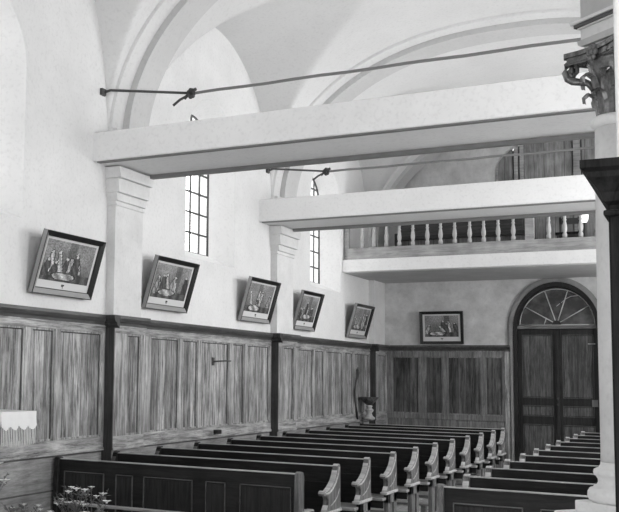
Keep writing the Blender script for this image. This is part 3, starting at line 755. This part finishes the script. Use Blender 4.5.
# ------------------------------------------------------------------ holy water stoup
r = empty('water_stoup', (.55, 16.88, 0))
MB().lathe([(.03, 1.22), (.06, 1.23), (.11, 1.28), (.155, 1.335), (.165, 1.36), (.15, 1.36), (.12, 1.31), (.05, 1.27), (.001, 1.26)], (0, 0, 0), 20).build('basin', BOAK, r)
MB().lathe([(.10, .97), (.10, 1.0), (.06, 1.03), (.045, 1.08), (.075, 1.12), (.075, 1.14), (.04, 1.17), (.06, 1.20), (.05, 1.215)], (0, 0, 0), 16).build('stem', GRAIL, r)
MB().box(-.15, .06, -.07, .07, .955, .972).box(-.152, -.135, -.09, .09, .90, 1.02).build('wall_plate', BOAKF, r)
MB().tube([(-.13, -.24, .98), (-.13, -.30, 1.10), (-.12, -.40, 1.30), (-.12, -.44, 1.46), (-.12, -.36, 1.64), (-.12, -.27, 1.72), (-.12, -.25, 1.78), (-.12, -.29, 1.83), (-.12, -.26, 1.88)], [.02, .02, .022, .02, .017, .02, .03, .022, .008], 8).build('bracket', IRON, r)
tag(r, 'holy water stoup with a dark curved iron bracket in the far left corner', 'stoup')

# ------------------------------------------------------------------ column of the side altar, turned at an angle
U = Vector((.774, -.633, 0)); Nn = Vector((-.633, -.774, 0)); CX = (5.525, 5.5)
ROT = Matrix(((U.x, -Nn.x, 0, CX[0]), (U.y, -Nn.y, 0, CX[1]), (0, 0, 1, 0), (0, 0, 0, 1)))     # local x = along the front, local -y = outwards
ang = math.atan2(U.y, U.x)
KS = .82
r = empty('column_pedestal', (CX[0], CX[1], 0), ang); r.scale = (KS, KS, 1)
MB().box(-.212, .212, -.212, .212, 1.047, 1.105).build('plinth', WHT, r, bevel=.006)
MB().box(-.30, .36, -.30, .30, .95, 1.046).build('cap_slab', WHT, r, bevel=.008)
MB().box(-.25, .30, -.25, .25, .14, .95).build('die', STN, r, bevel=.008)
MB().box(-.34, .40, -.34, .34, .001, .14).build('foot', STN, r, bevel=.008)
tag(r, 'pale stepped pedestal under the column at the right', 'pedestal')
r = empty('corinthian_column', (CX[0], CX[1], 1.106), ang); r.scale = (KS, KS, 1)
MB().lathe([(.205, 0), (.218, .008), (.226, .028), (.224, .050), (.212, .066), (.190, .072), (.189, .078), (.172, .084), (.163, .098), (.164, .112), (.172, .122), (.173, .127), (.186, .133), (.190, .147), (.186, .160), (.172, .167), (.157, .169), (.156, .178), (.148, .185), (.146, .20)], (0, 0, 0), 48).build('base', WHT, r)
MB().lathe([(.146, .20), (.144, .25), (.144, 1.0), (.140, 1.5), (.134, 1.93)], (0, 0, 0), 40).build('shaft', STN, r)
MB().lathe([(.136, 1.925), (.152, 1.935), (.160, 1.955), (.152, 1.975), (.135, 1.985)], (0, 0, 0), 40).build('astragal', WHT, r)
cap = empty('capital', (0, 0, 0)); cap.parent = r; cap.scale = (.90, .90, 1)
bell = MB().lathe([(.125, 1.98), (.13, 2.10), (.15, 2.20), (.19, 2.27), (.20, 2.285)], (0, 0, 0), 24); bell.build('bell', GILT, cap)
def leaf_curl(m, a, z0, z1, r0_, curl, w_):
    d = Vector((math.cos(a), math.sin(a), 0)); t = Vector((-math.sin(a), math.cos(a), 0))
    prof = [(r0_, z0, 1), (r0_+.012, z0+(z1-z0)*.5, 1.05), (r0_+.03, z0+(z1-z0)*.85, .9), (r0_+curl*.7, z1, .7), (r0_+curl, z1-.02, .45), (r0_+curl*.95, z1-.05, .2)]
    vs = []
    for rr, z, s_ in prof:
        for k, q in ((-1, -.012), (-.5, .004), (0, -.006), (.5, .004), (1, -.012)):
            vs.append(tuple(d*(rr+q)+t*(k*w_*s_)+Vector((0, 0, z))))
    for rr, z, s_ in prof:
        for k in (-1, -.5, 0, .5, 1): vs.append(tuple(d*(rr-.018)+t*(k*w_*s_)+Vector((0, 0, z-.006))))
    n = 5; R_ = len(prof); fs = []
    for i in range(R_-1):
        for k in range(n-1): fs += [(i*n+k, i*n+k+1, (i+1)*n+k+1, (i+1)*n+k), (R_*n+i*n+k, R_*n+(i+1)*n+k, R_*n+(i+1)*n+k+1, R_*n+i*n+k+1)]
        fs += [(i*n, (i+1)*n, R_*n+(i+1)*n, R_*n+i*n), (i*n+n-1, R_*n+i*n+n-1, R_*n+(i+1)*n+n-1, (i+1)*n+n-1)]
    m.add(vs, fs)
for k in range(8):
    m = MB(); leaf_curl(m, 2*math.pi*k/8, 1.985, 2.12, .13, .095, .052); m.build('acanthus_leaf', GILT, cap)
    m = MB(); leaf_curl(m, 2*math.pi*(k+.5)/8, 2.06, 2.215, .14, .11, .050); m.build('acanthus_leaf', GILT, cap)
for sx in (-1, 1):
    for s2 in (-1, 1):
        m = MB(); c = Vector((sx*.205, s2*.205, 2.255)); dd = Vector((sx, s2, 0)).normalized()
        pts = []
        for q in range(15):
            t = q/14; th = -math.pi*.5+t*math.pi*3.2; rr = .058*(1-t*.8)
            pts.append(c+dd*rr*math.cos(th)+Vector((0, 0, rr*math.sin(th))))
        pts = [dd*.14+Vector((0, 0, 2.13)), dd*.19+Vector((0, 0, 2.18))]+pts
        m.tube(pts, [.018]*2+[.022-.0009*q for q in range(15)], 8); m.ball(tuple(c), .022, 8, 6)
        m.build('volute', GILT, cap)
for a in range(4):
    an = a*math.pi/2; m = MB()
    for k in range(6):
        b = 2*math.pi*k/6; m.ball((math.cos(an)*.215-math.sin(an)*.03*math.cos(b), math.sin(an)*.215+math.cos(an)*.03*math.cos(b), 2.31+.03*math.sin(b)), .020, 8, 5)
    m.ball((math.cos(an)*.225, math.sin(an)*.225, 2.31), .018, 8, 5); m.build('rosette', GILT, cap)
ab = []
for q in range(4):
    an = q*math.pi/2; cc, ss = math.cos(an), math.sin(an)
    for (a, b) in ((.245, -.215), (.215, -.12), (.20, 0), (.215, .12), (.245, .215)): ab.append((a*cc-b*ss, a*ss+b*cc))
m = MB().prism(ab, 2.29, 2.315, 'z'); ab2 = [(a*1.06, b*1.06) for a, b in ab]; m.prism(ab2, 2.32, 2.345, 'z').prism([(a*.96, b*.96) for a, b in ab], 2.28, 2.345, 'z')
m.build('abacus', GILT, cap)
tag(r, 'tall pale column with a dark tarnished corinthian capital at the right', 'column')
r = empty('altar_entablature', (CX[0], CX[1], 3.452), ang)
MB().box(-.130, .50, -.080, .20, .001, .042).build('architrave', STN, r, bevel=.002)
MB().prism([(-.135, .042), (-.155, .055), (-.160, .078), (.50, .078), (.50, .042)], -.104, .20, 'y').build('architrave_moulding', GREY, r)
MB().box(-.145, .50, -.092, .20, .079, .140).build('frieze', STN, r)
MB().box(-.158, .50, -.104, .20, .141, .150).box(-.188, .50, -.126, .20, .168, .186).build('cornice', STN, r, bevel=.002)
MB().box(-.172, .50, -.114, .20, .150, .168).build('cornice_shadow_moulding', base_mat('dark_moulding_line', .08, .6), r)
MB().box(-.146, .50, -.090, .20, .187, .85).build('attic_block', GREY, r)
tag(r, 'grey moulded entablature block carried above the dark capital', 'entablature')
# pale pier that hides the right half of the column
struct(MB().box(5.625, XR-.01, 4.1, 4.55, 0, 5.9).build('trim_9', PL, bevel=.012), 'pale plastered pier at the right edge of the view', 'pier')

# ------------------------------------------------------------------ dark cabinet with cornice at the right edge
r = empty('wooden_cabinet', (5.685, 3.0, 0))
MB().box(0, 1.1, 0, .7, .001, 2.22).build('body', DARKF, r, bevel=.004)
MB().box(-.012, 1.1, -.02, .7, 2.182, 2.200).build('bead', DARKF, r, bevel=.006)
co = MB()
pr_ = [(0, 2.215), (.012, 2.225), (.018, 2.25), (.035, 2.275), (.048, 2.29), (.052, 2.305), (.066, 2.315), (.066, 2.338)]
lev = []
for d, z in pr_: lev.append([(-d, -d, z), (1.1, -d, z), (1.1, .7+d*0, z), (-d, .7, z)])
vs = [p for l in lev for p in l]
co.add(vs, [(4*i+k, 4*i+(k+1) % 4, 4*i+4+(k+1) % 4, 4*i+4+k) for i in range(len(lev)-1) for k in range(4)]+[(0, 3, 2, 1), tuple(4*(len(lev)-1)+k for k in range(4))])
co.build('cornice', DARKF, r)
for a, b, c, d in ((.08, .48, .2, 2.05), (.58, 1.0, .2, 2.05)):
    MB().box(a, b, -.012, 0, c, d).build('panel', DARKF, r, bevel=.006)
MB().box(-.012, 1.1, -.02, .7, .001, .12).build('plinth', DARKF, r)
tag(r, 'tall black oak cabinet with a projecting moulded cornice at the right edge', 'cabinet')

# ------------------------------------------------------------------ lace-covered bracket shelf, communion rail, flowers
r = empty('bracket_shelf', (XW+.02, 6.93, 0))
MB().box(.02, .34, -.44, 0, 1.358, 1.378).build('board', WAINY, r, bevel=.004)
MB().prism([(.02, 1.10), (.30, 1.355), (.02, 1.355)], -.26, -.22, 'y').build('bracket', WAINF, r)
tag(r, 'small wooden bracket shelf on the left wall panelling', 'shelf')
# lace cloth: scalloped band, fringe
r = empty('lace_cloth', (XW+.02, 6.93, 0))
def lace(m, p0, p1, off):
    N_ = 44; H0 = .15
    vs = []
    P0, P1 = Vector(p0), Vector(p1); d = (P1-P0).normalized(); nr = Vector(off)
    for i in range(N_+1):
        t = i/N_; b = P0.lerp(P1, t); wv = .006*math.sin(t*22)
        sc_ = .035*abs(math.sin(t*math.pi*4))
        vs += [tuple(b+nr*wv*.2), tuple(b+nr*wv+Vector((0, 0, -.07))), tuple(b+nr*(wv+.006)+Vector((0, 0, -H0-sc_+.03)))]
    m.add(vs, [(i*3+k, (i+1)*3+k, (i+1)*3+k+1, i*3+k+1) for i in range(N_) for k in range(2)])
mm = MB(); lace(mm, (-.0, -.465, 1.381), (.365, -.465, 1.381), (0, -1, 0)) ; lace(mm, (.365, -.465, 1.381), (.365, .012, 1.381), (1, 0, 0)); lace(mm, (.365, .012, 1.381), (0, .012, 1.381), (0, 1, 0))
mm.add([(0, -.465, 1.381), (.365, -.465, 1.381), (.365, .012, 1.381), (0, .012, 1.381)], [(0, 1, 2, 3)])
lc = mm.build('cloth', LACE, r, fix=False)
so = lc.modifiers.new('thickness', 'SOLIDIFY'); so.thickness = .003
# eyelet openwork in the lace as raised dark cutwork
fr_ = MB()
for seg in (((0, -.468), (.365, -.468)), ((.368, -.465), (.368, .012)), ):
    (ax_, ay), (bx_, by_) = seg; n_f = 22
    for i in range(n_f):
        t = (i+.5)/n_f; xx = ax_+(bx_-ax_)*t; yy = ay+(by_-ay)*t
        z0_ = 1.381-.12-.035*abs(math.sin(t*math.pi*4))
        fr_.tube([(xx, yy, z0_+.02), (xx+random.uniform(-.003, .003), yy, 1.381-.22-random.uniform(0, .015)), (xx+random.uniform(-.005, .005), yy, 1.381-.275-.02*math.sin(t*math.pi))], [.0028, .0035, .0045], 5)
fr_.build('fringe', LACE, r)
m = MB()
for cx_ in (.09, .18, .27):
    for k in range(14):
        a = 2*math.pi*k/14; a2 = 2*math.pi*(k+1)/14; rr = .035 if cx_ == .18 else .022
        m.tube([(cx_+rr*math.cos(a), -.4695, 1.32+rr*.7*math.sin(a)), (cx_+rr*math.cos(a2), -.4695, 1.32+rr*.7*math.sin(a2))], .0022, 4)
m.build('embroidery', base_mat('lace_relief', .3, .9), r)
tag(r, 'white fringed lace cloth hanging over the bracket shelf at the left edge', 'cloth')

r = empty('communion_rail', (0, 7.05, 0))
MB().box(.90, 5.0, -.04, .04, .592, .612).build('top_rail', wood('rail_worn', .22, .40, 'x', .35, .5, .5, .05), r, bevel=.008)
MB().box(.90, 5.0, -.05, .05, .001, .08).build('bottom_rail', PEW, r, bevel=.006)
fb = None
for k in range(15):
    xx = 1.0+k*.275
    if fb is None: o = fb = MB().lathe([(.028, 0), (.03, .08), (.018, .12), (.03, .2), (.034, .26), (.018, .38), (.028, .42), (.028, .511)], (0, 0, 0), 10).build('baluster', PEW, r)
    else: o = fb.copy(); COL.objects.link(o); o.parent = r
    o.location = (xx, 0, .0805)
tag(r, 'low wooden rail before the pews at the bottom left', 'rail')

def leafy(name_root, loc, label, stems, tall, flower_r, seed, vase_h=.45):
    rnd = random.Random(seed); r = empty('flower_vase', loc)
    MB().lathe([(.07, .001), (.08, .02), (.05, .06), (.06, .15), (.095, vase_h*.6), (.085, vase_h*.85), (.06, vase_h-.02), (.07, vase_h), (.055, vase_h-.01), (.05, vase_h-.1)], (0, 0, 0), 20).build('vase', CER, r)
    st = MB(); lv = MB()
    for k in range(stems):
        a = rnd.uniform(0, 6.28); s_ = rnd.uniform(.05, .26); h = tall*rnd.uniform(.72, 1.0)
        tip = Vector((s_*math.cos(a), s_*math.sin(a)*.6, h)); mid = Vector((tip.x*.4, tip.y*.4, (vase_h+h)*.52))
        st.tube([(tip.x*.05, tip.y*.05, vase_h-.08), mid, tip], .003, 4)
        for q in range(7):
            t = .3+.1*q; p = mid.lerp(tip, t) if q > 1 else mid; an = rnd.uniform(0, 6.28); L = rnd.uniform(.03, .06)
            d = Vector((math.cos(an), math.sin(an), rnd.uniform(.1, .9))).normalized()*L; n2 = d.cross(Vector((0, 0, 1))).normalized()*L*.22
            e = Vector((0, 0, .0015))
            lv.add([tuple(p), tuple(p+d*.5+n2), tuple(p+d), tuple(p+d*.5-n2), tuple(p+d*.5+e*3)], [(0, 1, 4), (1, 2, 4), (2, 3, 4), (3, 0, 4)])
        if k % 2 == 0:
            m = MB()
            for q in range(6):
                an = q*1.047+rnd.uniform(0, .4); d = Vector((math.cos(an), math.sin(an), .55))*flower_r
                n2 = d.cross(Vector((0, 0, 1))).normalized()*flower_r*.38; p = tip
                m.add([tuple(p), tuple(p+d*.6+n2), tuple(p+d*1.1+Vector((0, 0, -.2*flower_r))), tuple(p+d*.6-n2), tuple(p+d*.6-Vector((0, 0, .003)))], [(0, 1, 2, 3), (0, 4, 1), (1, 4, 2), (2, 4, 3), (3, 4, 0)])
            m.ball(tuple(tip), flower_r*.25, 6, 4)
            m.build('bloom', PETAL, r, fix=False)
    st.build('stems', LEAF, r); lv.build('leaves', LEAF, r, fix=False)
    tag(r, label, 'flowers', 'flower vases at the chancel step')
leafy('a', (1.50, 6.42, 0), 'vase of small pale flowers left of centre at the bottom edge', 30, .85, .030, 4)
leafy('b', (1.86, 6.16, 0), 'vase of bushier pale flowers, the right one of the foreground vases', 26, .86, .036, 11)
leafy('c', (1.14, 6.25, 0), 'vase of dark leaves with few flowers between the lily and the pale flowers', 16, .72, .022, 23, .40)
leafy('d', (.86, 6.15, 0), 'vase of white lilies cut by the lower left corner', 14, 1.10, .055, 31)
